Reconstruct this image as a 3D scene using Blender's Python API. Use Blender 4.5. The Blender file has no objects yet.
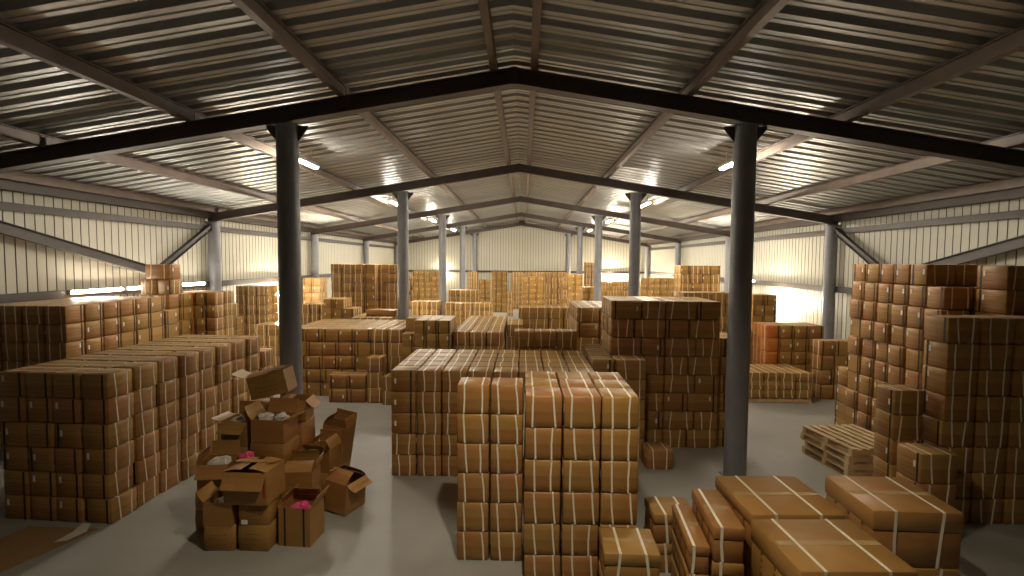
import bpy, math, random
from math import radians as R, sin, cos, pi
from mathutils import Vector, Matrix
from mathutils.bvhtree import BVHTree

sc = bpy.context.scene
COL = sc.collection
rnd = random.Random(7)

# ------------------------------------------------------------------ camera
CAM = Vector((0.179, 0.0, 3.641)); FPX = 500.0
PITCH, YAW, ROLL = 0.053045, 0.022889, 0.0071718
cp, sp, cy, sy, cr, sr = cos(PITCH), sin(PITCH), cos(YAW), sin(YAW), cos(ROLL), sin(ROLL)
r0 = Vector((cy, sy, 0)); f0 = Vector((-cp*sy, cp*cy, -sp)); u0 = Vector((-sp*sy, sp*cy, cp))
RT = cr*r0 + sr*u0; UP = cr*u0 - sr*r0
cam = bpy.data.cameras.new('camera'); cam.sensor_width = 36; cam.lens = FPX/1024*36
cam.clip_end = 200; cam.clip_start = 0.05
co = bpy.data.objects.new('camera', cam); COL.objects.link(co)
m = Matrix((( RT.x, UP.x, -f0.x, CAM.x), (RT.y, UP.y, -f0.y, CAM.y), (RT.z, UP.z, -f0.z, CAM.z), (0, 0, 0, 1)))
co.matrix_world = m; sc.camera = co

# ------------------------------------------------------------------ materials
def mat(name, col, rough=.6, metal=0., emit=None, strength=0., spec=.5):
    M = bpy.data.materials.new(name); M.use_nodes = True
    b = M.node_tree.nodes['Principled BSDF']
    b.inputs['Base Color'].default_value = (*col, 1); b.inputs['Roughness'].default_value = rough
    b.inputs['Metallic'].default_value = metal; b.inputs['Specular IOR Level'].default_value = spec
    if emit:
        b.inputs['Emission Color'].default_value = (*emit, 1); b.inputs['Emission Strength'].default_value = strength
    return M
def noisy(name, c1, c2, scale, rough=.6, metal=0., stretch=(1, 1, 1), bump=0., bscale=None, island=0., spec=.5, r2=None, world=False):
    M = mat(name, c1, rough, metal, spec=spec); nt = M.node_tree; N = nt.nodes; L = nt.links
    b = N['Principled BSDF']
    tc = N.new('ShaderNodeTexCoord'); mp = N.new('ShaderNodeMapping'); mp.inputs['Scale'].default_value = stretch
    L.new(tc.outputs['Object'], mp.inputs['Vector'])
    no = N.new('ShaderNodeTexNoise'); no.inputs['Scale'].default_value = scale; no.inputs['Detail'].default_value = 6
    L.new(mp.outputs[0], no.inputs['Vector'])
    mx = N.new('ShaderNodeMix'); mx.data_type = 'RGBA'
    mx.inputs['A'].default_value = (*c1, 1); mx.inputs['B'].default_value = (*c2, 1)
    rp = N.new('ShaderNodeMapRange'); rp.inputs[1].default_value = .3; rp.inputs[2].default_value = .7
    L.new(no.outputs['Fac'], rp.inputs[0]); L.new(rp.outputs[0], mx.inputs['Factor'])
    out = mx.outputs['Result']
    if island:
        g = N.new('ShaderNodeNewGeometry'); hs = N.new('ShaderNodeHueSaturation')
        mr = N.new('ShaderNodeMapRange'); mr.inputs[3].default_value = 1-island; mr.inputs[4].default_value = 1+island
        L.new(g.outputs['Random Per Island'], mr.inputs[0]); L.new(mr.outputs[0], hs.inputs['Value'])
        oi = N.new('ShaderNodeObjectInfo'); m2 = N.new('ShaderNodeMapRange'); m2.inputs[3].default_value = .488; m2.inputs[4].default_value = .508
        L.new(oi.outputs['Random'], m2.inputs[0]); L.new(m2.outputs[0], hs.inputs['Hue'])
        L.new(out, hs.inputs['Color']); out = hs.outputs[0]
    L.new(out, b.inputs['Base Color'])
    if r2 is not None:
        m3 = N.new('ShaderNodeMapRange'); m3.inputs[3].default_value = rough; m3.inputs[4].default_value = r2
        L.new(no.outputs['Fac'], m3.inputs[0]); L.new(m3.outputs[0], b.inputs['Roughness'])
    if bump:
        n2 = N.new('ShaderNodeTexNoise'); n2.inputs['Scale'].default_value = bscale or scale*4
        L.new(mp.outputs[0], n2.inputs['Vector'])
        bp = N.new('ShaderNodeBump'); bp.inputs['Strength'].default_value = bump; bp.inputs['Distance'].default_value = .01
        L.new(n2.outputs['Fac'], bp.inputs['Height']); L.new(bp.outputs[0], b.inputs['Normal'])
    return M
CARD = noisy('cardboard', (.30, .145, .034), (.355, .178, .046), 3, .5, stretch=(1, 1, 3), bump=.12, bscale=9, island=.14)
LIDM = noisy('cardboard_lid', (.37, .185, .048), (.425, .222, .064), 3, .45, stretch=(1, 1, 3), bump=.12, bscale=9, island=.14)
ORANGE = noisy('orange_board', (.55, .17, .03), (.62, .22, .045), 3, .35, island=.1)  # plain orange board colour for two columns of cartons
INNER = noisy('cardboard_inside', (.30, .17, .065), (.36, .21, .085), 4, .7)
STRAP = mat('cream_strap', (.88, .80, .62), .4)
DARK = mat('black_band', (.018, .010, .010), .45)  # flat black for the narrow vertical bands on carton faces
PAPER = mat('white_label', (.85, .80, .70), .6)
INK = mat('brown_ink', (.20, .09, .025), .7)
TAPE = mat('clear_tape', (.47, .30, .13), .12)
STEEL = noisy('grey_steel_paint', (.20, .205, .22), (.25, .252, .27), 2.5, .38, .1, r2=.5)
RAFT = noisy('brown_grey_steel', (.07, .052, .043), (.095, .07, .06), 2.5, .5, .1)
PURL = noisy('primer_purlin', (.15, .11, .085), (.20, .148, .118), 3, .5, .1)
GIRT = noisy('girt_steel', (.06, .048, .043), (.08, .065, .058), 3, .5, .1)
DECK = noisy('galvanised_deck', (.36, .37, .365), (.50, .51, .50), 1.2, .32, .8, stretch=(.25, 3, 1), r2=.46)
PANEL = noisy('cream_wall_panel', (.46, .44, .35), (.50, .48, .39), .6, .5)
GROOVE = mat('panel_groove', (.16, .13, .10), .7)
FLOORM = noisy('concrete_floor', (.30, .28, .24), (.38, .36, .315), .8, .42, bump=.08, bscale=30, r2=.6)
WOOD = noisy('pallet_wood', (.52, .37, .19), (.68, .51, .29), 5, .75, stretch=(1, 1, 1), island=.15)
BULB = mat('lamp_glow', (1, .9, .7), .3, emit=(1, .80, .50), strength=1)
HOUSE = mat('lamp_housing', (.6, .58, .52), .5)
PINK = mat('pink_plastic', (.85, .10, .25), .3)
REDM = mat('red_strap', (.30, .02, .02), .5)
CRUMP = mat('white_paper', (.75, .70, .60), .8)

# ------------------------------------------------------------------ mesh helpers
class MB:
    def __init__(s): s.v = []; s.f = []; s.m = []
    def add(s, V, F, mi=0, M=None):
        b = len(s.v)
        s.v += [tuple(M @ Vector(p)) for p in V] if M is not None else [tuple(p) for p in V]
        s.f += [tuple(b+i for i in f) for f in F]; s.m += [mi]*len(F); return s
    def box(s, x0, x1, y0, y1, z0, z1, mi=0, M=None):
        return s.add([(x0,y0,z0),(x1,y0,z0),(x1,y1,z0),(x0,y1,z0),(x0,y0,z1),(x1,y0,z1),(x1,y1,z1),(x0,y1,z1)],
                     [(0,3,2,1),(4,5,6,7),(0,1,5,4),(1,2,6,5),(2,3,7,6),(3,0,4,7)], mi, M)
    def prism(s, pts, y0, y1, mi=0, M=None):   # outline in x,z pushed along y
        n = len(pts)
        V = [(x, y0, z) for x, z in pts]+[(x, y1, z) for x, z in pts]
        F = [tuple(range(n-1, -1, -1)), tuple(range(n, 2*n))]+[(i, (i+1) % n, n+(i+1) % n, n+i) for i in range(n)]
        F = [tuple(reversed(f)) for f in F]
        return s.add(V, F, mi, M)
    def tube(s, p0, p1, r, n=16, mi=0, caps=True):
        p0 = Vector(p0); p1 = Vector(p1); d = (p1-p0).normalized()
        a = d.orthogonal().normalized(); b = d.cross(a)
        V = [p0+(a*cos(2*pi*i/n)+b*sin(2*pi*i/n))*r for i in range(n)]+[p1+(a*cos(2*pi*i/n)+b*sin(2*pi*i/n))*r for i in range(n)]
        F = [(i, (i+1) % n, n+(i+1) % n, n+i) for i in range(n)]
        if caps: F += [tuple(range(n-1, -1, -1)), tuple(range(n, 2*n))]
        return s.add(V, F, mi)
    def mesh(s, name, mats, smooth=False):
        me = bpy.data.meshes.new(name); me.from_pydata(s.v, [], s.f)
        for m_ in mats: me.materials.append(m_)
        if any(s.m): me.polygons.foreach_set('material_index', s.m)
        if smooth:
            me.polygons.foreach_set('use_smooth', [True]*len(me.polygons))
        me.validate(); me.update(); return me
def obj(name, me, parent=None, loc=None, rot=None):
    o = bpy.data.objects.new(name, me); COL.objects.link(o)
    if parent is not None: o.parent = parent
    if loc is not None: o.location = loc
    if rot is not None: o.rotation_euler = rot
    return o
def tag(o, label=None, cat=None, group=None, kind=None):
    if label: o['label'] = label
    if cat: o['category'] = cat
    if group: o['group'] = group
    if kind: o['kind'] = kind
    return o
def sharp(me, ang=35):
    me.polygons.foreach_set('use_smooth', [True]*len(me.polygons))
    try: me.set_sharp_from_angle(angle=R(ang))
    except Exception: pass
    return me

# ------------------------------------------------------------------ the building
YF = [8.42+8.03*k for k in range(-2, 5)]      # frame lines; index 2 is the first one in view
YF0, Y1, Y2, Y3, Y4, Y5 = YF[1], YF[2], YF[3], YF[4], YF[5], YF[6]
WALLX = 10.36; YB = 40.82; YFR = -23.8
HA, SL = 6.545, 0.1625
zb = lambda x: HA-SL*abs(x)                    # underside of the rafters
RD, PD = .26, .20                              # rafter and purlin depth
zd = lambda x: zb(x)+RD+PD                     # underside of the roof sheets

b = MB().box(-WALLX-.2, WALLX+.2, YFR-.2, YB+.2, -.2, 0)
obj('floor', b.mesh('floor', [FLOORM]))['kind'] = 'structure'

# roof deck: trapezoid ribs running down the slope
b = MB(); per = .40; prof = []
y = YFR
while y < YB:
    prof += [(y, .072), (y+.11, .072), (y+.15, 0), (y+.24, 0), (y+.25, .010), (y+.275, .010), (y+.285, 0), (y+.36, 0)]
    y += per
prof = [(p, q) for p, q in prof if p <= YB]+[(YB, .072)]
for s in (-1, 1):
    V = []
    for (py, pz) in prof:
        V += [(0, py, zd(0)+pz), (s*(WALLX+.05), py, zd(WALLX+.05)+pz)]
    F = [(2*i, 2*i+1, 2*i+3, 2*i+2) for i in range(len(prof)-1)]
    b.add(V, F)
    V2 = [(0, YFR, zd(0)+.08), (s*(WALLX+.05), YFR, zd(WALLX)+.08), (s*(WALLX+.05), YB, zd(WALLX)+.08), (0, YB, zd(0)+.08)]
    b.add(V2, [(0, 1, 2, 3)])
obj('ceiling', b.mesh('ceiling', [DECK]))['kind'] = 'structure'

def wall_profile(a0, a1, pitch=.222):
    P = []; a = a0
    while a < a1-pitch:
        P += [(a, 0, 0), (a+pitch-.026, 0, 0), (a+pitch-.018, .016, 1), (a+pitch-.008, .016, 1)]
        a += pitch
    P.append((a1, 0, 0)); return P
def ribbed(name, side):
    b = MB()
    if side in ('left', 'right'):
        s = -1 if side == 'left' else 1
        P = wall_profile(YFR, YB); zt = zd(WALLX)+.02
        V = []
        for (a, d, _) in P: V += [(s*(WALLX+d), a, 0), (s*(WALLX+d), a, zt)]
        for i in range(len(P)-1):
            g = 1 if (P[i][2] or P[i+1][2]) else 0
            b.add([V[2*i], V[2*i+1], V[2*i+3], V[2*i+2]], [(0, 1, 2, 3)], g)
        b.box(s*(WALLX+.02) if s > 0 else -WALLX-.1, s*(WALLX+.1) if s > 0 else -WALLX-.02, YFR, YB, 0, zt)
    else:
        yy = YB if side == 'back' else YFR; s = 1 if side == 'back' else -1
        P = wall_profile(-WALLX, WALLX)
        V = []
        for (a, d, _) in P: V += [(a, yy+s*d, 0), (a, yy+s*d, zd(a)+.06)]
        for i in range(len(P)-1):
            g = 1 if (P[i][2] or P[i+1][2]) else 0
            b.add([V[2*i], V[2*i+1], V[2*i+3], V[2*i+2]], [(0, 1, 2, 3)], g)
        pts = [(-WALLX, 0), (WALLX, 0), (WALLX, zd(WALLX)), (0, zd(0)), (-WALLX, zd(WALLX))]
        b.prism(pts, yy+s*.02, yy+s*.1)
    obj(name, b.mesh(name, [PANEL, GROOVE]))['kind'] = 'structure'
for n in ('left', 'right', 'back', 'front'): ribbed('wall_'+n, n)

def ibeam(mb, p0, p1, h, w, up=Vector((0, 0, 1)), tf=.014, tw=.010):
    """I section whose UNDERSIDE runs p0 -> p1."""
    p0 = Vector(p0); p1 = Vector(p1); d = (p1-p0); L = d.length; d.normalize()
    x = d.cross(up).normalized(); z = x.cross(d)
    M = Matrix(((x.x, d.x, z.x, p0.x), (x.y, d.y, z.y, p0.y), (x.z, d.z, z.z, p0.z), (0, 0, 0, 1)))
    mb.box(-w/2, w/2, 0, L, 0, tf, 0, M); mb.box(-w/2, w/2, 0, L, h-tf, h, 0, M); mb.box(-tw/2, tw/2, 0, L, tf, h-tf, 0, M)
fname = {Y1: 'first', Y2: 'second', Y3: 'third', Y4: 'fourth', Y5: 'fifth'}
for Y in (Y1, Y2, Y3, Y4, Y5):
    for s, sn in ((-1, 'left'), (1, 'right')):
        b = MB(); ibeam(b, (0, Y, zb(0)), (s*10.3, Y, zb(10.3)), RD, .20)
        b.box(min(0, s*.05), max(0, s*.05), Y-.10, Y+.10, zb(0)-.012, zb(0)+RD+.004)
        o = obj('roof_rafter', b.mesh('roof_rafter', [RAFT]))
        tag(o, f'brown-grey steel roof rafter, {sn} slope of the {fname[Y]} frame', 'rafter', 'roof rafters', 'structure')
for i, x in enumerate((-10.0, -7.95, -5.40, -2.85, -.34, .32, 2.85, 5.40, 7.95, 10.0)):
    b = MB(); ibeam(b, (x, -1.0, zb(x)+RD+.002), (x, YB-.05, zb(x)+RD+.002), PD-.004, .11, tw=.014)
    # small cleats where it crosses each rafter
    o = obj('roof_purlin', b.mesh('roof_purlin', [PURL]))
    tag(o, f"pinkish primed steel purlin running lengthwise, {['first','second','third','fourth','fifth','sixth','seventh','eighth','ninth','tenth'][i]} from the left wall", 'purlin', 'roof purlins', 'structure')
    c = MB()
    for Y in (Y1, Y2, Y3, Y4): c.box(x+.058, x+.07, Y-.06, Y+.06, zb(x)+RD+.01, zb(x)+RD+.17)
    obj('cleat', c.mesh('cleat', [RAFT]), o)

def column(x, Y, zt, label, inner=True, r=.18):
    b = MB().tube((0, 0, .02), (0, 0, zt-.02), r, 28)
    o = obj('steel_column', sharp(b.mesh('steel_column', [STEEL])), loc=(x, Y, 0))
    tag(o, label, 'column', 'steel columns', 'structure')
    obj('base_plate', MB().box(-.19, .19, -.19, .19, 0, .02).mesh('base_plate', [STEEL]), o)
    obj('cap_plate', MB().box(-.22, .22, -.12, .12, zt-.02, zt).mesh('cap_plate', [STEEL]), o)
    if inner:
        for s in (-1, 1):
            g = MB(); dz = -SL*s*math.copysign(1, x)*.0
            g.prism([(s*(r-.02), zt-.30), (s*(r-.02), zt-.02), (s*(r+.17), zt-.02), (s*(r+.17), zt-.06)], -.008, .008)
            obj('gusset', g.mesh('gusset', [RAFT]), o)
for Y in (Y1, Y2, Y3, Y4, Y5):
    for s, sn in ((-1, 'left'), (1, 'right')):
        column(s*3.8, Y, zb(3.8)-.03, f'round grey steel column of the {fname[Y]} frame, {sn} inner row', True)
        column(s*10.11, Y, zb(10.11)-.02, f'round grey steel column of the {fname[Y]} frame against the {sn} wall', False)
for s, sn in ((-1, 'left'), (1, 'right')):
    for z, h, nm in ((4.60, .16, 'upper'), (2.72, .19, 'middle'), (5.0, .22, 'eave')):
        b = MB(); x = s*(WALLX-.085)
        if nm == 'eave': b.box(min(s*10.12, s*(WALLX-.01)), max(s*10.12, s*(WALLX-.01)), YFR+.05, YB-.05, z, z+h)
        else:
            b.box(min(x-.06, x+.06), max(x-.06, x+.06), YFR+.05, YB-.05, z, z+h)
        o = obj('wall_girt', b.mesh('wall_girt', [GIRT]))
        tag(o, f'{nm} steel rail running along the {sn} wall panels', 'wall rail', 'wall rails', 'structure')
b = MB(); ibeam(b, (-10.2, YB-.08, 2.74), (10.2, YB-.08, 2.74), .15, .13)
tag(obj('wall_girt', b.mesh('wall_girt', [GIRT])), 'steel rail running across the ribbed back wall', 'wall rail', 'wall rails', 'structure')
for s, sn in ((-1, 'left'), (1, 'right')):
    X = s*10.11
    N = Vector((X, 13.75, 3.16))
    for p, q, lb in (((X, Y1+.2, 4.36), N, 'long shallow'), (N, (X, Y2-.16, 4.62), 'short steep'), (N, (X, 15.8, 1.3), 'lower')):
        if s > 0 and lb == 'lower': continue
        b = MB(); p = Vector(p); q = Vector(q)
        ibeam(b, p, q, .235 if lb[0] == 'l' else .175, .12)
        o = obj('wall_brace', b.mesh('wall_brace', [GIRT]))
        tag(o, f'{lb} diagonal steel brace on the {sn} wall', 'brace', 'diagonal wall braces', 'structure')

# ------------------------------------------------------------------ lamps
LM = {}
def lampmat(st, col=(1, .91, .76)):
    k = (st, col)
    if k not in LM: LM[k] = mat('lamp_glow', (1, .9, .7), .3, emit=col, strength=st)
    return LM[k]
def ceiling_light(x, Y, L, st, label, group='ceiling tube lights', z=None):
    z = zb(x)+.12 if z is None else z
    h = MB().box(-.07, .07, -L/2, L/2, 0, .06)
    h.box(-.01, .01, -L*.3, -L*.3+.02, .06, zd(x)-z-.012); h.box(-.01, .01, L*.3, L*.3+.02, .06, zd(x)-z-.012)
    o = obj('tube_light', h.mesh('tube_light', [HOUSE]), loc=(x, Y, z))
    tag(o, label, 'light', group)
    t = MB()
    for dx in (-.035, .035): t.tube((dx, -L/2+.04, -.022), (dx, L/2-.04, -.022), .019, 8)
    obj('tube', t.mesh('tube', [lampmat(st)]), o)
TUBE = 520
PEND = 1550
PW = {0: 290, 1: 850, 2: 1100, 3: 900}
bays = {0: (Y1+2.95, 'first'), 1: (Y2+3.2, 'second'), 2: (Y3+3.2, 'third'), 3: (Y4+3.2, 'fourth')}
for k, (yy, nm) in bays.items():
    for s, sn in ((-1, 'left'), (1, 'right')):
        ceiling_light(s*4.85, yy, 1.5, PW[k], f'tube light under the {sn} roof slope, {nm} one beyond the nearest columns')
def lathe(pts, n=28):
    V = []; F = []
    for (r_, z_) in pts: V += [(r_*cos(2*pi*i/n), r_*sin(2*pi*i/n), z_) for i in range(n)]
    for j in range(len(pts)-1):
        F += [(j*n+i, j*n+(i+1) % n, (j+1)*n+(i+1) % n, (j+1)*n+i) for i in range(n)]
    return V, F
def pendant(x, y, z, st, label):
    V, F = lathe([(.001, .30), (.06, .30), (.07, .20), (.25, -.10), (.244, -.10), (.064, .19), (.001, .19)])
    o = obj('pendant_lamp', sharp(MB().add(V, F).mesh('pendant_lamp', [HOUSE]), 40), loc=(x, y, z))
    tag(o, label, 'lamp')
    obj('suspension_rod', MB().tube((0, 0, .29), (0, 0, zb(x)+RD+PD-z-.02), .012, 8).mesh('suspension_rod', [RAFT]), o)
    V, F = lathe([(.001, .16), (.06, .15), (.09, .10), (.09, .06), (.05, .01), (.001, 0)], 14)
    obj('bulb', MB().add(V, F).mesh('bulb', [lampmat(st, (1, .88, .68))], True), o)
pendant(.30, 3.35, 5.75, PEND, 'pendant lamp with conical shade hanging above the nearest stacks')

def flood(x, y, z, r, st, d, label, group='bare work lamps on the walls', wallx=None):
    """bulb at x,y,z held on a bracket from the wall or column in direction d"""
    b = MB(); d = Vector(d)
    p = Vector((0, 0, 0))
    e_ = .30 if abs(d.y) else .48
    b.tube(p+d*.08, p+d*e_, .018, 8); b.tube(p+d*(e_-.01), p+d*(e_+.01), .07, 12)
    b.tube(p+d*(r*.8), p+d*(r+.09), .045, 12)
    o = obj('work_lamp', b.mesh('work_lamp', [HOUSE]), loc=(x, y, z)); tag(o, label, 'lamp', group)
    t = MB(); n, k = 12, 7; V = [(0, 0, -r)]
    for j in range(1, k):
        a = -pi/2+pi*j/k
        V += [(r*cos(a)*cos(2*pi*i/n), r*cos(a)*sin(2*pi*i/n), r*sin(a)) for i in range(n)]
    V.append((0, 0, r)); F = [(0, 1+(i+1) % n, 1+i) for i in range(n)]
    for j in range(k-2):
        F += [(1+j*n+i, 1+j*n+(i+1) % n, 1+(j+1)*n+(i+1) % n, 1+(j+1)*n+i) for i in range(n)]
    F += [(1+(k-2)*n+i, 1+(k-2)*n+(i+1) % n, len(V)-1) for i in range(n)]
    t.add(V, F); me = t.mesh('bulb', [lampmat(st, (1, .86, .66))], True)
    obj('bulb', me, o)
flood(9.86, 19.7, 2.15, .13, 650, (1, 0, 0), 'glaring work lamp on the right wall beyond the second wall column')
flood(-9.86, 20.3, 2.2, .13, 650, (-1, 0, 0), 'glaring work lamp on the left wall behind the nearest left column')
flood(7.15, YB-.34, 2.35, .15, 1300, (0, 1, 0), 'glaring work lamp on the back wall between the right columns')
flood(-6.35, YB-.34, 2.75, .09, 700, (0, 1, 0), 'small bright work lamp high on the back wall, left part')
# a run of tube lights lying along the left wall just under the middle rail
def wall_tube(x, y, z, L, s, label):
    h = MB().box(-.03, .03, -L/2, L/2, -.05, .05)
    o = obj('wall_tube_light', h.mesh('wall_tube_light', [HOUSE]), loc=(x, y, z)); tag(o, label, 'light', 'tube lights on the side walls')
    t = MB().tube((s*.055, -L/2+.03, 0), (s*.055, L/2-.03, 0), .02, 8)
    obj('tube', t.mesh('tube', [lampmat(130, (1, .90, .74))]), o)
for yy, nm in ((11.9, 'nearest'), (13.55, 'middle'), (15.2, 'farthest')):
    wall_tube(-10.18, yy, 2.86, 1.5, 1, f'{nm} glowing tube light on the left wall rail behind the wall cartons')
wall_tube(10.18, 22.6, 2.86, 1.5, -1, 'tube light on the right wall rail just beyond the glaring lamp')

# ------------------------------------------------------------------ cartons
def rbox(w, d, z0, z1, bulge=0., c=.008, off=0., e0=1, e1=1):
    """rounded-corner box as rings of eight points"""
    rings = [(z0, -c*.7*e0), (z0+c, 0), ((z0+z1)/2, bulge), (z1-c, 0), (z1, -c*.7*e1)]
    V = []
    for z, e in rings:
        X = w/2+off+e; Y = d/2+off+e
        V += [(-X+c, -Y, z), (X-c, -Y, z), (X, -Y+c, z), (X, Y-c, z), (X-c, Y, z), (-X+c, Y, z), (-X, Y-c, z), (-X, -Y+c, z)]
    F = []
    for k in range(4):
        F += [(8*k+i, 8*k+(i+1) % 8, 8*k+8+(i+1) % 8, 8*k+8+i) for i in range(8)]
    F += [tuple(range(7, -1, -1)), tuple(range(32, 40))]
    return V, F
TPL = {}
def template(w, d, h, var, big=False):
    key = (round(w, 3), round(d, 3), round(h, 3), var, big)
    if key in TPL: return TPL[key]
    q = random.Random(hash(key) % 99991 if False else int(w*1000)*7+int(d*1000)*13+int(h*1000)*17+var*101)
    H = h-.007; W = w-.010-.008; D = d-.010-.008    # real size leaves a small gap to the neighbours
    sp_ = (.62 if not big else .64)*H if big else .5*H
    T = {}
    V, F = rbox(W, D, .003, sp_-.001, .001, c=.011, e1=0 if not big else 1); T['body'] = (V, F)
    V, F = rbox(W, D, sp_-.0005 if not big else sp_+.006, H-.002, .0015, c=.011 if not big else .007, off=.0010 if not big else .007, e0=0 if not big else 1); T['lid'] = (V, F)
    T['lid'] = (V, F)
    bw = .0095 if not big else .014
    T['straps'] = []
    lx = q.uniform(.22, .30); rx = q.uniform(.22, .30)
    o_ = .0035+.002 if not big else .0095
    for s, f in ((-1, lx), (1, rx)):
        xt = s*f*W; xb = xt+q.uniform(-.03, .03)*w/.42; xm = (xt+xb)/2+q.uniform(-.008, .008)
        P = []
        for (yy, zz, xx) in ((-D/2-o_, .0015, xb), (-D/2-o_, H*.5, xm), (-D/2-o_, H, xt), (D/2+o_, H, xt), (D/2+o_, H*.5, xm), (D/2+o_, .0015, xb)):
            ins = (yy-math.copysign(.004, yy), zz-.003 if zz > H*.9 else zz)
            P.append(((yy, zz), ins, xx))
        V = []; F = []; n = len(P)
        for (a, i_, xx) in P:
            V += [(xx-bw, a[0], a[1]), (xx+bw, a[0], a[1]), (xx+bw, i_[0], i_[1]), (xx-bw, i_[0], i_[1])]
        for k in range(n-1):
            for e in range(4): F.append((4*k+e, 4*k+(e+1) % 4, 4*(k+1)+(e+1) % 4, 4*(k+1)+e))
        F += [(3, 2, 1, 0), (4*(n-1), 4*n-3, 4*n-2, 4*n-1)]
        T['straps'].append((V, F))
    # dark band and shipping label on the +-x ends, with rows of small print
    T['bands'] = []; LBS = []; PRS = []
    for s in (-1, 1):
        T['label'] = MB(); T['print'] = MB(); LBS.append(T['label']); PRS.append(T['print'])
        X = s*(W/2+(.0045 if not big else .008))
        yb_ = q.choice((-1, 1))*q.uniform(.30, .38)*D
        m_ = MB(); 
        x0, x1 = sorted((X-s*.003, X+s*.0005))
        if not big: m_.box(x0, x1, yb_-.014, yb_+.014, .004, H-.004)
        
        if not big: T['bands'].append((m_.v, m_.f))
        ly = yb_*q.uniform(.66, .74) if var == 1 else -yb_*1.02; lz = q.uniform(.3, .62)*H
        x0, x1 = sorted((X-s*.002, X+s*.0012))
        if not big and var != 2: T['label'].box(x0, x1, ly-.017, ly+.017, lz, lz+.085)
        if not big:
            for r_ in range(4):
                zz = H*.18+r_*H*.17
                T['print'].box(*sorted((X-s*.002, X+s*.0004)), -.12, .12, zz, zz+.006)
        else:
            for r_ in range(3):
                for g in range(5):
                    yy = -D*.3+r_*D*.28; zz = H*.62-g*H*.11
                    T['print'].box(*sorted((X-s*.008-s*.004, X-s*.0055)), yy-.018, yy+.018, zz-.02, zz+.006)
                    T['print'].box(*sorted((X-s*.008-s*.004, X-s*.0055)), yy-.005, yy+.005, zz-.03, zz+.012)
    if big:
        T['tape'] = MB().box(-W/2+.01, W/2-.01, -.035, .035, H-.003, H-.001+.0008)
        T['tape'] = (T['tape'].v, T['tape'].f)
    T['label'] = [(q_.v, q_.f) for q_ in LBS if q_.v]; T['print'] = [(q_.v, q_.f) for q_ in PRS if q_.v]
    T['me'] = {}
    def mk(name, vf, mats): 
        return MB().add(*vf).mesh(name, mats)
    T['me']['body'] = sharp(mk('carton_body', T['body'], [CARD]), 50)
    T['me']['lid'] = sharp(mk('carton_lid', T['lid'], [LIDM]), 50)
    T['me']['straps'] = [mk('strap', s_, [STRAP]) for s_ in T['straps']]
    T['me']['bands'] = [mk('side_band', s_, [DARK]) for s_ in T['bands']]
    T['me']['label'] = [mk('shipping_label', q_, [PAPER]) for q_ in T['label']]
    T['me']['print'] = [mk('printed_text', q_, [INK]) for q_ in T['print']]
    if big: T['me']['tape'] = mk('tape', T['tape'], [TAPE])
    TPL[key] = T; return T

CARTS = []
def carton(x, y, z, w, d, h, rot=0., style='F', label='', group=None, big=False, var=None, straps=True, force=False, cat='box'):
    """w is the width facing the camera, d the depth. style F: straps face +-y; E: ends (band, label) face +-y"""
    v = rnd.randrange(3) if var is None else var
    CARTS.append(dict(x=x, y=y, z=z, w=w, d=d, h=h, rot=rot, style=style, label=label, group=group, big=big, var=v, straps=straps, force=force, n=0))
ORD = ['first', 'second', 'third', 'fourth', 'fifth', 'sixth', 'seventh', 'eighth', 'ninth', 'tenth', 'eleventh', 'twelfth']
def grid(phrase, x0, y0, cols, rows, nz, h=.3625, rot=0., style='F', jit=.007, jr=.9, skip=None, z0=0., alt=False, gap=.002, push=None, band=None):
    c, s = cos(rot), sin(rot)
    for j, dj in enumerate(rows):
        yj = sum(rows[:j])+dj/2
        top = max([(nz(i, j) if callable(nz) else nz) for i in range(len(cols))])
        for k in range(top):
            cc = list(cols)
            if alt and k % 2 == 1: cc = [cc[i+1] if i % 2 == 0 and i+1 < len(cc) else cc[i-1] if i % 2 else cc[i] for i in range(len(cc))]
            for i, wi in enumerate(cc):
                n = nz(i, j) if callable(nz) else nz
                if k >= n or (skip and skip(i, j, k)): continue
                xi = sum(cc[:i])+wi/2
                jx = rnd.uniform(-jit, jit)*.4; jy = rnd.uniform(-jit, jit)*.5
                if push: 
                    px_, py_ = push(i, j, k); jx += px_; jy += py_
                X = x0+c*(xi+jx)-s*(yj+jy); Y = y0+s*(xi+jx)+c*(yj+jy)
                st = style(i, j, k) if callable(style) else style
                lv = '' if n == 1 else 'top layer' if k == n-1 else 'bottom layer' if k == 0 else f'{ORD[k]} layer up'
                cl = 'only column' if len(cols) == 1 else f'{ORD[i]} from left'
                rw = 'front row' if j == 0 else f'{ORD[j]} row back'
                if len(rows) == 1: rw = ''
                lb = ', '.join(t for t in (f'brown carton {lv}'.strip() if len(phrase.split()) < 6 else f'carton {lv}'.strip(), cl, rw, phrase) if t)
                ww, dd = wi-gap*2, dj-gap*2
                carton(X, Y, z0+k*h, ww-.006, dd-.014, h, rot+R(rnd.uniform(-jr, jr)), st, lb, 'cartons of the '+phrase)
mixed = lambda i, j, k: 'E' if (i*5+j*3+k*7) % 3 == 0 else 'F'

# nearest centre stack
grid('nearest stack, left part', -.615, 5.88, [.405, .405], [.42], 6, style='F', jit=.01)
grid('nearest stack, right part', .20, 5.42, [.425]*3, [.425]*3, 6, style='F', jit=.012, jr=1.2)
# wide waist-high block behind it
grid('wide block behind nearest stack', -2.04, 8.23, [.43]*8, [.42]*5, 5,
     style=lambda i, j, k: 'E' if i == 0 and k > 1 and j == 0 else 'F', jit=.012, jr=1.1)
grid('short row behind wide block', -.02, 10.52, [.45]*3, [.45], 6, style='F')
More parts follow.
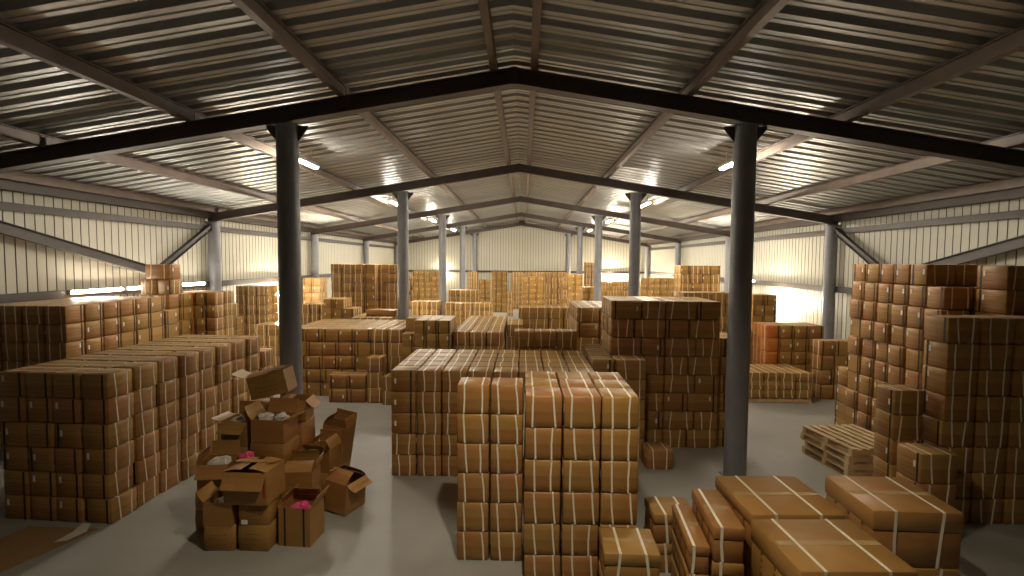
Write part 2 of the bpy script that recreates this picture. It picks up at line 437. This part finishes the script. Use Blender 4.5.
# tall stack behind the right-hand nearest column
grid('tall stack near right column', 1.89, 9.73, [.46, .60, .46, .60], [.44]*3, 8, alt=True,
     style=lambda i, j, k: 'E' if ((i+k) % 2 == 0 and (i+k*3) % 4 == 0) or (k*3+i*5) % 7 == 0 else 'F', jit=.012)
grid('low stack beside tall stack', 4.06, 9.80, [.42], [.45, .45], 6, style='E')
grid('pair of columns before tall stack', 1.46, 9.12, [.40], [.45]*4, 5, h=.372, style='E')
grid('single column before tall stack', 1.89, 9.12, [.56], [.5], 5, h=.372)
carton(2.60, 8.87, 0, .48, .40, .36, R(2), 'F', 'single carton on the floor before the tall stack near right column')

# left block
LR = R(-2.9)
grid('big left block', -7.05, 6.62, [.40]*4, [.45]*8, 6, h=.347, rot=LR, jit=.016, jr=1.2, style='E', push=lambda i, j, k: (rnd.uniform(0, .04) if i == 3 else 0, 0))
grid('low end of big left block', -7.05+3.65*sin(-LR)+.02, 6.62+3.66, [.40]*4, [.45], 5, h=.347, rot=LR, style='E', jit=.012)
# left wall stacks
grid('stack along left wall', -9.98, 9.02, [.42]*4, [.43]*6, 8, h=.345, style=lambda i, j, k: 'F', jit=.012)
grid('low end of left wall stack', -9.98, 11.63, [.42]*4, [.42], 7, h=.345, style='F')
grid('stack under the brace joint', -9.42, 12.12, [.43, .43], [.43, .43], 8, h=.345, style='F')
grid('square stack before left wall column', -9.20, 13.05, [.30]*4, [.45]*2, 8, h=.346, style='E')
carton(-9.15, 12.4, 2.762, .37, .42, .37, R(4), 'F', 'carton lit white beside the left wall brace joint', force=True)
carton(-8.74, 12.42, 2.762, .37, .42, .37, R(-2), 'E', 'shadowed carton under the topmost one at left brace joint', force=True)
carton(-8.90, 12.40, 3.134, .62, .42, .38, R(2), 'F', 'topmost carton at the left wall brace joint', force=True)
grid('loose heap past left wall column', -8.95, 14.5, [.62], [.45], 5, h=.385, style='F')
carton(-8.68, 14.72, 1.927, .46, .42, .40, R(-5), 'E', 'top carton of the loose heap past left wall column')
grid('far left wall stack by lamp', -10.12, 17.6, [.38]*3, [.42, .42], 8, h=.337, style='F')
grid('low stack before left wall lamp', -8.9, 16.6, [.4]*2, [.45]*2, 4, style='F')
grid('left wall stack beyond lamp', -10.1, 23.0, [.42]*2, [.45]*2, 8, h=.353, style='E')
grid('pale low stack left of dark steps', -7.95, 18.0, [.34]*3, [.45]*2, 6, h=.34, style='F')
grid('stepped stack left of tall block', -6.72, 17.0, [.36, .36, .34], [.45]*2, lambda i, j: 7 if i < 2 else 6, h=.33, style='E')
grid('eye-high block beyond left column', -7.22, 19.0, [.43]*6, [.45]*2, 10, h=.35, style=lambda i, j, k: 'E' if i == 3 else 'F', jit=.02, skip=lambda i, j, k: i == 4 and k > 3 and j == 0)
# mid-left block
grid('long low block beyond left column', -6.05, 13.1, [.437]*7, [.455]*5, 5, h=.364, jit=.014, jr=1.2,
     style=lambda i, j, k: 'E' if i < 5 else 'F')
grid('pale block behind long low block', -5.35, 15.75, [.44]*3, [.45]*4, 5, h=.364, style='F')
carton(-4.52, 16.5, 1.822, .95, .5, .20, 0, 'F', 'flat pale carton lying on the pale block', straps=False, force=True)
grid('low pair before long low block', -4.79, 12.5, [.48, .48], [.45], 2, h=.36, style='E')
grid('three-high column beside low pair', -3.80, 12.5, [.42], [.45], 3, h=.395)
grid('two-high column beside three-high', -3.36, 12.32, [.40]*2, [.42], 2, h=.37)
grid('ragged stack right of second left column', -2.97, 12.8, [.32]*4, [.42]*3, lambda i, j: 5 if (i == 0 and j == 0) else 6, h=.352, style='E', jit=.014, jr=1.6)
grid('long block in the middle', -1.66, 12.92, [.44]*3, [.5]*8, 5, h=.36, jit=.014)
grid('short block right of middle block', -.30, 14.6, [.48], [.48]*3, 5, h=.36)
grid('row of columns behind short row', 0.02, 16.1, [.49]*4, [.45]*2, lambda i, j: 6, h=.36)
grid('block left of tall stack', 1.46, 12.0, [.55]*3, [.45]*5, 7, h=.364, style=lambda i, j, k: 'E' if k == 5 else 'F')
# right side
grid('tall stack by right wall', 6.87, 8.07, [.46]*4, [.383]*6, 8, h=.365, style='F', jit=.014, push=lambda i, j, k: (-rnd.uniform(0, .05) if i == 0 else 0, 0))
grid('lower end of tall right stack', 6.87, 10.37, [.46]*4, [.40], lambda i, j: 4, h=.365, style='F')
grid('ninth layer of right wall stack', 6.88, 8.10, [.48]*3, [.38]*6, 1, h=.36, z0=2.925, style='F')
grid('topmost layer of right wall stack', 6.90, 8.50, [.50]*3, [.38]*5, 1, h=.36, z0=3.29, style='F')
grid('eye-high stack nearer on right', 7.24, 7.46, [.5]*4, [.53], 10, h=.364, style='F')
grid('dark stack with straps on right', 6.03, 6.98, [.46]*5, [.45], 8, h=.3645, style='F', jit=.012)
grid('five-high column beside pallets', 5.53, 7.22, [.45], [.42], 5, h=.366, style='F')
grid('three-high column at dark stack foot', 5.32, 6.44, [.50], [.45], 3, h=.40, style='F')
grid('five-high stack near right wall', 7.10, 14.30, [.41]*4, [.45]*2, 5, h=.376, style='E', jit=.016)
grid('four-high stack near right wall', 8.10, 13.42, [.42]*4, [.42], 4, h=.397, style='E')
grid('stack below right wall lamp', 8.15, 17.5, [.42]*2, [.45]*2, 7, h=.364, style='E')
grid('low stack behind pallet load', 6.75, 15.45, [.45]*2, [.42], 4, h=.39)
grid('pale stack beyond tall stack', 5.3, 16.0, [.44]*4, [.45]*2, 7, h=.385, style='F')
grid('highest stack by far right wall', 6.4, 20.0, [.40]*4, [.45]*2, 10, h=.354, style=mixed)
grid('far stack by right wall rail', 7.65, 32.0, [.42]*5, [.45]*2, 7, h=.378, style='E')
# loaded pallet (three thin layers on a pallet)
grid('load on the wooden pallet', 6.04, 12.99, [.415]*4, [.40]*3, 3, h=.222, z0=.142, style='F', jit=.014, jr=1.5)
# far background
grid('brown stacks lining the back wall', .25, 39.55, [.43]*8, [.45], 8, h=.354, style=mixed)
grid('golden stack left on back wall', -7.3, 33.5, [.4]*5, [.45]*2, 8, h=.372, style='E')
grid('pale stack behind ragged stack', -4.85, 22.0, [.43]*3, [.45]*2, 5, h=.368)
grid('pale square stack in far middle', -3.75, 26.0, [.52]*3, [.5]*2, 6, h=.355)
grid('pale low row in far middle', -3.45, 22.6, [.44]*5, [.45]*2, 5, h=.346)
grid('narrow stack on back wall', -4.1, 38.3, [.38]*2, [.45], 8, h=.354)
grid('lower stack on back wall', -3.2, 37.4, [.45]*2, [.45], 6, h=.378, style='E')
grid('brown stack before back wall', -2.1, 35.5, [.38]*3, [.45]*2, 8, h=.363, style='E')
grid('small heap before back wall', -.93, 33.2, [.43], [.45], 4, h=.408)
grid('shadowed stack on back wall', -.7, 38.0, [.43]*2, [.45], 8, h=.356)
grid('pinkish stack before back wall', .12, 30.0, [.44]*3, [.45]*2, 8, h=.343, style='E')
grid('brown stack right of ridge', 1.65, 34.0, [.42]*3, [.45]*2, 8, h=.366, style=mixed)
grid('golden column in far right middle', 2.85, 30.0, [.44]*2, [.45]*2, 8, h=.362, style='E')
grid('tallest far stack by back lamp', 4.25, 33.0, [.4]*2, [.45]*2, 10, h=.362)
grid('pale far stack by fourth column', 3.25, 26.0, [.35]*2, [.45]*2, 6, h=.39, style='E')
grid('far left stack on back wall', -9.9, 37.0, [.42]*6, [.45]*2, 7, h=.36, style=mixed)
grid('far right stack on back wall', 4.9, 38.6, [.42]*8, [.45], 6, h=.36, style=mixed)

# big cartons in front
def bigc(n, x, y, w, d, h, z, rot, label, grp=None): carton(x, y, z, w, d, h, R(rot), 'F', label, grp, big=True, force=True, var=n)
G = 'large lidded cartons in the nearest right corner'
for k in range(2):
    tb = ('top', 'lower')[k == 0]
    bigc(0, 2.90, 4.385, .96, .83, .585, k*.585, 2, f'{tb} large carton of the nearest pile, by the picture edge', G)
    bigc(1, 4.17, 5.40, .88, .85, .585, k*.585, -1.5, f'{tb} large carton with overhanging lid, rightmost of the front group', G)
for k in range(3):
    bigc(2, 2.915, 5.33, .94, .90, .39, k*.39, 1.5, f"{['bottom','middle','top'][k]} large carton of the pile behind the nearest one", G)
    bigc(0, 2.232, 5.19, .30, .84, .36, k*.36, -4.5, f"{['bottom','middle','top'][k]} long narrow carton touching the large pile's left side", G)
    bigc(1, 1.965, 5.22, .205, .86, .293, k*.293, -5.5, f"{['bottom','middle','top'][k]} narrow carton, leftmost of the three long narrow piles" if k < 2 else "top narrow carton between strapped carton and taller narrow pile", G)
for k in range(2):
    bigc(2, 1.97, 5.94, .50, .45, .36, k*.36, 1, f"{['lower','upper'][k]} strapped carton left behind the narrow piles", G)
    bigc(0, 1.30, 5.12, .56, .50, .37, k*.37, -2, f"{['lower','upper'][k]} strapped carton standing before the nearest stack's right corner", G)

# ------------------------------------------------------------------ which cartons does the camera see most of
V = []; F = []
for c in CARTS:
    M = Matrix.Translation((c['x'], c['y'], c['z'])) @ Matrix.Rotation(c['rot'], 4, 'Z'); b0 = len(V)
    for sx, sy_, sz in ((-1,-1,0),(1,-1,0),(1,1,0),(-1,1,0),(-1,-1,1),(1,-1,1),(1,1,1),(-1,1,1)):
        V.append(M @ Vector((sx*c['w']/2, sy_*c['d']/2, sz*c['h'])))
    F += [tuple(b0+i for i in f) for f in ((0,3,2,1),(4,5,6,7),(0,1,5,4),(1,2,6,5),(2,3,7,6),(3,0,4,7))]
for s in (-1, 1):
    for Y in (Y1, Y2, Y3, Y4):
        b0 = len(V)
        for sx, sy_, sz in ((-1,-1,0),(1,-1,0),(1,1,0),(-1,1,0),(-1,-1,1),(1,-1,1),(1,1,1),(-1,1,1)):
            V.append(Vector((s*3.8+sx*.17, Y+sy_*.17, sz*5.9)))
        F += [tuple(b0+i for i in f) for f in ((0,3,2,1),(4,5,6,7),(0,1,5,4),(1,2,6,5),(2,3,7,6),(3,0,4,7))]
bvh = BVHTree.FromPolygons(V, F)
for v in range(262, 576, 2):
    for u in range(0, 1024, 2):
        d = f0+RT*((u-511.5)/FPX)-UP*((v-287.5)/FPX)
        h = bvh.ray_cast(CAM, d.normalized())
        if h[0] is not None and h[2]//6 < len(CARTS): CARTS[h[2]//6]['n'] += 1
order = sorted(range(len(CARTS)), key=lambda i: (not CARTS[i]['force'], -CARTS[i]['n']))
NIND = 300
ind = set(i for i in order[:NIND] if CARTS[i]['n'] > 0 or CARTS[i]['force'])
print('cartons', len(CARTS), 'seen', sum(1 for c in CARTS if c['n'] > 0), 'cut', CARTS[order[NIND-1]]['n'], 'left', sum(1 for c in CARTS if c['n'] > 1))

stock = MB()
MATS = [CARD, LIDM, STRAP, DARK, PAPER, INK, TAPE, ORANGE]
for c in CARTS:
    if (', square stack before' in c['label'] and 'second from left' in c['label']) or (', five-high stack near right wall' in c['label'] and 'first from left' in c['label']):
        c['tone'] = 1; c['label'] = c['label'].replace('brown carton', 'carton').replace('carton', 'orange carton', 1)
for i, c in enumerate(CARTS):
    w, d = c['w'], c['d']; rot = c['rot']; st = c['style']
    q = random.Random(i)
    if st == 'E': w, d, rot = d, w, rot+pi/2
    T = template(w, d, c['h'], c['var'], c['big'])
    if i in ind:
        me = T['me']
        o = obj('cardboard_carton', me['body'], loc=(c['x'], c['y'], c['z']), rot=(0, 0, rot))
        tag(o, c['label'], 'box', c['group'])
        ld = obj('lid', me['lid'], o)
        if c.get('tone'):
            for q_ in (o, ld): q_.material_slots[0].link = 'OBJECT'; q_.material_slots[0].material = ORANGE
        if c['straps']:
            for s_ in me['straps'][:1 if c['big'] and c['w'] < .35 else 2]: obj('strap', s_, o)
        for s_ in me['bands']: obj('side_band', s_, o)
        for s_ in me['label']: obj('shipping_label', s_, o)
        for s_ in me['print']: obj('printed_text', s_, o)
        if 'tape' in me: obj('tape', me['tape'], o)
    else:
        M = Matrix.Translation((c['x'], c['y'], c['z'])) @ Matrix.Rotation(rot, 4, 'Z')
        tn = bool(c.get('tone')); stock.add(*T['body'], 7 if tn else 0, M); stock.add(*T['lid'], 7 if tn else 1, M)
        if c['n'] > 0 or c['y'] < 15:
            if c['straps']:
                for s_ in T['straps']: stock.add(*s_, 2, M)
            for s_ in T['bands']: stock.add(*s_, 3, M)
            for s_ in T['label']: stock.add(*s_, 4, M)
o = obj('carton_stock', stock.mesh('carton_stock', MATS))
tag(o, 'remaining brown cardboard cartons of the far and inner stacks', 'boxes', None, 'stuff')

# ------------------------------------------------------------------ pallets
def pallet(x, y, z, L, W, rot, label, group=None):
    """L along local y, W along local x; boards run along y"""
    o = bpy.data.objects.new('wooden_pallet', None); COL.objects.link(o)
    o.location = (x, y, z); o.rotation_euler = (0, 0, rot); tag(o, label, 'pallet', group)
    q = random.Random(int(z*1000)+int(x*10))
    for i in range(3):                                    # bearers across
        yy = (-L/2+.05, 0, L/2-.05)[i]
        m_ = MB().box(-W/2, W/2, yy-.045, yy+.045, .020, .110)
        obj('bearer', m_.mesh('bearer', [WOOD]), o)
    n = 7
    for i in range(n):
        xx = -W/2+.05+(W-.1)*i/(n-1)+q.uniform(-.008, .008)
        Mb = Matrix.Translation((xx, 0, 0)) @ Matrix.Rotation(q.uniform(-.016, .016) if 0 < i < n-1 else 0, 4, 'Z')
        obj('deck_board', MB().box(-.045, .045, -L/2, L/2, .1105, .132, 0, Mb).mesh('deck_board', [WOOD]), o)
    for i in range(3):
        xx = (-W/2+.05, 0, W/2-.05)[i]
        obj('bottom_board', MB().box(xx-.05, xx+.05, -L/2, L/2, 0, .0195).mesh('bottom_board', [WOOD]), o)
    return o
for k, (dx, dy, ro_) in enumerate(((0, 0, 5), (.02, -.03, 2), (-.02, .02, 7), (0, -.01, 8))):
    nm = ('bottom', 'second', 'third', 'topmost')[k]
    pallet(6.17+dx, 9.06+dy, k*.134, 1.22, 1.06, R(ro_), f'{nm} wooden pallet of the empty stack beside the tall right wall cartons', 'empty pallets')
pallet(6.88, 13.60, 0, 1.16, 1.64, 0, 'wooden pallet under the low load of pale cartons')

# ------------------------------------------------------------------ heap of opened cartons
def open_carton(x, y, z, w, d, h, rot, label, flaps=(150, 150, 200, 200), tilt=(0, 0), bands=0, inkside=False, band_mat=None, top=None):
    """flaps: opening of the front, back, left, right flap in degrees (0 closed, 90 upright, 180 flat outward, 250 hanging); None = missing"""
    t = .006; m_ = MB()
    m_.box(-w/2, w/2, -d/2, d/2, 0, t)
    m_.box(-w/2, w/2, -d/2, -d/2+t, t, h); m_.box(-w/2, w/2, d/2-t, d/2, t, h)
    m_.box(-w/2, -w/2+t, -d/2+t, d/2-t, t, h); m_.box(w/2-t, w/2, -d/2+t, d/2-t, t, h)
    o = obj('opened_carton', m_.mesh('opened_carton', [CARD]), loc=(x, y, z), rot=(R(tilt[0]), R(tilt[1]), rot))
    tag(o, label, 'box', 'opened cartons heaped by the left column')
    fl = {0: (w, d*.5), 1: (w, d*.5), 2: (d, w*.42), 3: (d, w*.42)}
    for k, a in enumerate(flaps):
        if a is None: continue
        W, Lf = fl[k]; W -= .012
        f_ = MB(); n = 3; 
        # flap starts at origin, reaches +y when closed; slightly curled
        V = []; 
        for e in range(n+1):
            yy = Lf*e/n; cz = .012*sin(pi*e/n)
            V += [(-W/2+.01*e/n, yy, cz), (W/2-.01*e/n, yy, cz), (W/2-.01*e/n, yy, cz+.005), (-W/2+.01*e/n, yy, cz+.005)]
        F = []
        for e in range(n):
            for s_ in range(4): F.append((4*e+s_, 4*e+(s_+1) % 4, 4*e+4+(s_+1) % 4, 4*e+4+s_))
        F += [(3, 2, 1, 0), (4*n, 4*n+1, 4*n+2, 4*n+3)]
        F = [tuple(reversed(q)) for q in F]
        f_.add(V, F)
        base = {0: ((0, -d/2, h), 0), 1: ((0, d/2, h), pi), 2: ((-w/2, 0, h), -pi/2), 3: ((w/2, 0, h), pi/2)}[k]
        fo = obj('flap', f_.mesh('flap', [LIDM]), o)
        fo.matrix_local = Matrix.Translation(Vector(base[0])+Vector((0, 0, .002))) @ Matrix.Rotation(base[1], 4, 'Z') @ Matrix.Rotation(R(a), 4, 'X')
    if bands:
        s_ = MB()
        for q in ((-.3, .3) if bands == 2 else (.28,)):
            s_.box(q*w-.012, q*w+.012, -d/2-.003, -d/2+.0005, .002, h-.002)
        obj('side_band', s_.mesh('side_band', [band_mat or DARK]), o)
    if inkside:
        s_ = MB()
        for r_ in range(3):
            for g in range(4):
                xx = -w*.22+g*w*.14; zz = h*.25+r_*h*.2
                s_.box(xx-w*.045, xx+w*.045, -d/2-.0012, -d/2+.001, zz, zz+.010)
        obj('printed_text', s_.mesh('printed_text', [INK]), o)
    return o
def closed_carton(x, y, z, w, d, h, rot, label, tilt=(0, 0), white=False):
    V, F = rbox(w, d, 0, h, .006); 
    o = obj('dented_carton', sharp(MB().add(V, F).mesh('dented_carton', [CARD]), 50), loc=(x, y, z), rot=(R(tilt[0]), R(tilt[1]), rot))
    tag(o, label, 'box', 'opened cartons heaped by the left column')
    s_ = MB()
    for r_ in range(3):
        for g in range(4):
            xx = -w*.22+g*w*.14; zz = h*.25+r_*h*.2
            s_.box(xx-w*.045, xx+w*.045, -d/2-.0062, -d/2+.001, zz, zz+.010)
    obj('printed_text', s_.mesh('printed_text', [INK]), o)
    if white: obj('shipping_label', MB().box(-w*.42, -w*.22, -d/2-.0075, -d/2+.001, h*.05, h*.25).mesh('shipping_label', [PAPER]), o)
    obj('tape', MB().box(-w/2+.02, w/2-.02, -.03, .03, h-.001, h+.001).mesh('tape', [TAPE]), o)
    return o
# front pair
closed_carton(-3.60, 6.16, 0, .37, .36, .31, R(3), 'bottom carton at the heap front, leftmost one on the floor')
open_carton(-3.61, 6.16, .312, .36, .36, .305, R(1), 'open carton with white paper, second up at heap front left', (None, None, 125, None))
closed_carton(-3.16, 6.18, 0, .38, .38, .33, R(-2), 'printed carton on floor under the white-labelled one, heap front')
closed_carton(-3.16, 6.18, .332, .37, .37, .285, R(2), 'dented carton with white label under the red-taped one', white=True)
# red taped one with folded lid
o = open_carton(-3.21, 6.14, .625, .56, .42, .40, R(-4), 'sagging carton with red tape and lid folded over its front', (244, 12, 8, 10), tilt=(0, -1))
obj('red_tape', MB().box(.235, .262, -.214, .20, .10, .407).box(-.2, .2, .05, .075, .395, .41).mesh('red_tape', [REDM]), o)
# left back column of the heap
closed_carton(-3.99, 6.62, 0, .40, .38, .28, R(-3), 'plain carton on the floor at the far left of the heap')
closed_carton(-3.99, 6.62, .282, .40, .38, .26, R(4), 'plain carton under the open one at heap left')
open_carton(-3.97, 6.62, .545, .40, .38, .36, R(8), 'open carton with hanging front flap at the heap left', (235, 100, 75, None))
# tall one with dark straps at right front
open_carton(-2.69, 6.30, 0, .42, .38, .50, R(-4), 'tall open carton with two dark straps at the heap front right', (None, 48, 60, 118), bands=2)
open_carton(-2.42, 7.12, .028, .38, .42, .44, R(-22), 'carton with roof-like raised flaps, rightmost of the heap', (40, 42, 60, 205), tilt=(0, 4))
# middle
closed_carton(-2.91, 6.80, 0, .42, .40, .42, R(4), 'lower carton hidden behind the tall dark-strapped one')
open_carton(-2.91, 6.80, .423, .40, .38, .32, R(6), 'open carton with lit raised flap behind the tall dark-strapped one', (30, 75, None, 110))
closed_carton(-3.42, 7.02, 0, .50, .42, .36, R(-2), 'bottom carton under the printed one in the middle of the heap')
closed_carton(-3.42, 7.02, .362, .50, .42, .35, R(3), 'second carton under the printed one in the middle of the heap')
closed_carton(-3.40, 7.04, .714, .50, .42, .34, R(-5), 'printed dented carton in the middle of the heap', tilt=(0, 0))
open_carton(-3.40, 7.04, 1.066, .48, .40, .32, R(-3), 'open carton with white and pink scraps at heap middle', (None, 110, 118, 160))
closed_carton(-3.93, 7.12, 0, .42, .40, .50, R(2), 'tall plain carton behind the heap left column')
closed_carton(-3.93, 7.12, .502, .42, .40, .46, R(-3), 'carton under the open one with the drooping left flap')
open_carton(-3.92, 7.12, .965, .40, .38, .36, R(-6), 'open carton with drooping front flap, beside the heap middle', (225, 95, 170, 40))
# behind
closed_carton(-3.35, 7.56, 0, .44, .42, .60, R(4), 'tall carton at heap back bottom')
closed_carton(-3.35, 7.56, .602, .44, .42, .58, R(-3), 'tall carton at heap back, second up')
open_carton(-3.33, 7.56, 1.184, .42, .38, .33, R(6), 'open carton with pale side flap just under the topmost one', (248, None, 0, 225))
closed_carton(-3.90, 7.60, 0, .46, .42, .50, R(2), 'carton on floor under heap back left')
closed_carton(-3.90, 7.60, .502, .46, .42, .50, R(-2), 'second carton at heap back left')
closed_carton(-3.89, 7.60, 1.004, .44, .42, .42, R(3), 'third carton at heap back left, under the topmost one')
open_carton(-3.66, 7.58, 1.575, .56, .38, .34, R(5), 'topmost tilted carton of the heap with open left flap', (14, 10, 150, 8), tilt=(0, -13), inkside=True)
closed_carton(-2.89, 7.52, 0, .38, .40, .42, R(-8), 'carton on the floor near the column, right of heap back', white=False)
open_carton(-2.88, 7.52, .423, .38, .36, .36, R(-8), 'open carton with round dark mouth beside the heap back', (140, 92, 60, 60))
open_carton(-2.98, 8.10, .035, .40, .34, .92, R(-10), 'tall open carton leaning right beside the left column', (None, 95, 60, 75), tilt=(0, 9))

def lump(name, x, y, z, r, matr, label, cat, seed, sc_=(1, 1, .6)):
    q = random.Random(seed); n, k = 10, 6; V = [(0, 0, -r*.5)]
    for j in range(1, k):
        a = -pi/2+pi*j/k
        for i in range(n):
            rr = r*q.uniform(.65, 1.2)
            V.append((rr*cos(a)*cos(2*pi*i/n)*sc_[0], rr*cos(a)*sin(2*pi*i/n)*sc_[1], rr*sin(a)*sc_[2]))
    V.append((0, 0, r*sc_[2])); F = [(0, 1+(i+1) % n, 1+i) for i in range(n)]
    for j in range(k-2):
        F += [(1+j*n+i, 1+j*n+(i+1) % n, 1+(j+1)*n+(i+1) % n, 1+(j+1)*n+i) for i in range(n)]
    F += [(1+(k-2)*n+i, 1+(k-2)*n+(i+1) % n, len(V)-1) for i in range(n)]
    o = obj(name, MB().add(V, F).mesh(name, [matr]), loc=(x, y, z), rot=(0, 0, q.uniform(0, 3)))
    tag(o, label, cat); return o
lump('crumpled_paper', -3.66, 6.15, .54, .11, CRUMP, 'crumpled white paper spilling from the heap front left carton', 'paper', 1)
lump('crumpled_paper', -3.52, 7.03, 1.36, .12, CRUMP, 'crumpled white paper in the open heap middle carton', 'paper', 2)
lump('crumpled_paper', -3.30, 7.05, 1.36, .11, CRUMP, 'pale scraps beside the paper in heap middle carton', 'paper', 3)
lump('crumpled_paper', -3.95, 7.12, 1.27, .14, CRUMP, 'white paper poking from the carton with drooping flap', 'paper', 4)
lump('crumpled_paper', -3.96, 6.62, .86, .14, CRUMP, 'pale paper in the open carton at the heap left', 'paper', 6)
lump('plastic_bag', -3.62, 6.66, .93, .11, PINK, 'bright pink crumpled plastic bag between the heap cartons', 'bag', 5)
closed_carton(-3.57, 6.62, 0, .28, .28, .42, R(2), 'narrow carton hidden under the pink bag')
closed_carton(-3.57, 6.62, .422, .28, .28, .43, R(-2), 'narrow carton just under the pink bag')
lump('plastic_bag', -2.69, 6.30, .40, .14, PINK, 'pink wrapped goods inside the tall dark-strapped carton', 'bag', 8)
# flattened sheet and torn paper on the floor by the left block
b = MB().add([(-6.75, 5.35, .002), (-5.9, 5.30, .002), (-5.52, 6.42, .002), (-6.5, 6.45, .002), (-6.75, 5.35, .010), (-5.9, 5.30, .010), (-5.52, 6.42, .010), (-6.5, 6.45, .010)],
             [(0,3,2,1),(4,5,6,7),(0,1,5,4),(1,2,6,5),(2,3,7,6),(3,0,4,7)])
tag(obj('flattened_cardboard', b.mesh('flattened_cardboard', [INNER])), 'flattened brown cardboard sheet on the floor by the left block', 'cardboard')
b = MB(); V = [(-5.80, 6.08), (-5.66, 6.10), (-5.60, 6.33), (-5.70, 6.52), (-5.84, 6.54), (-5.76, 6.30)]
b.add([(x, y, .012+.01*(i % 2)) for i, (x, y) in enumerate(V)]+[(x, y, .016+.01*(i % 2)) for i, (x, y) in enumerate(V)],
      [tuple(range(5, -1, -1)), tuple(range(6, 12))]+[(i, (i+1) % 6, 6+(i+1) % 6, 6+i) for i in range(6)])
tag(obj('torn_paper', b.mesh('torn_paper', [CRUMP])), 'torn white paper sheet on the floor before the left block', 'paper')

# ------------------------------------------------------------------ world and view
w = bpy.data.worlds.new('world'); sc.world = w; w.use_nodes = True
w.node_tree.nodes['Background'].inputs[0].default_value = (.02, .018, .015, 1)
w.node_tree.nodes['Background'].inputs[1].default_value = .2
sc.view_settings.view_transform = 'Standard'; sc.view_settings.look = 'None'
sc.view_settings.exposure = 0.2; sc.view_settings.gamma = 1.0
sc.view_settings.use_curve_mapping = False
try:
    sc.cycles.use_denoising = True; sc.cycles.max_bounces = 8; sc.cycles.diffuse_bounces = 5; sc.cycles.sample_clamp_indirect = 8
except Exception: pass
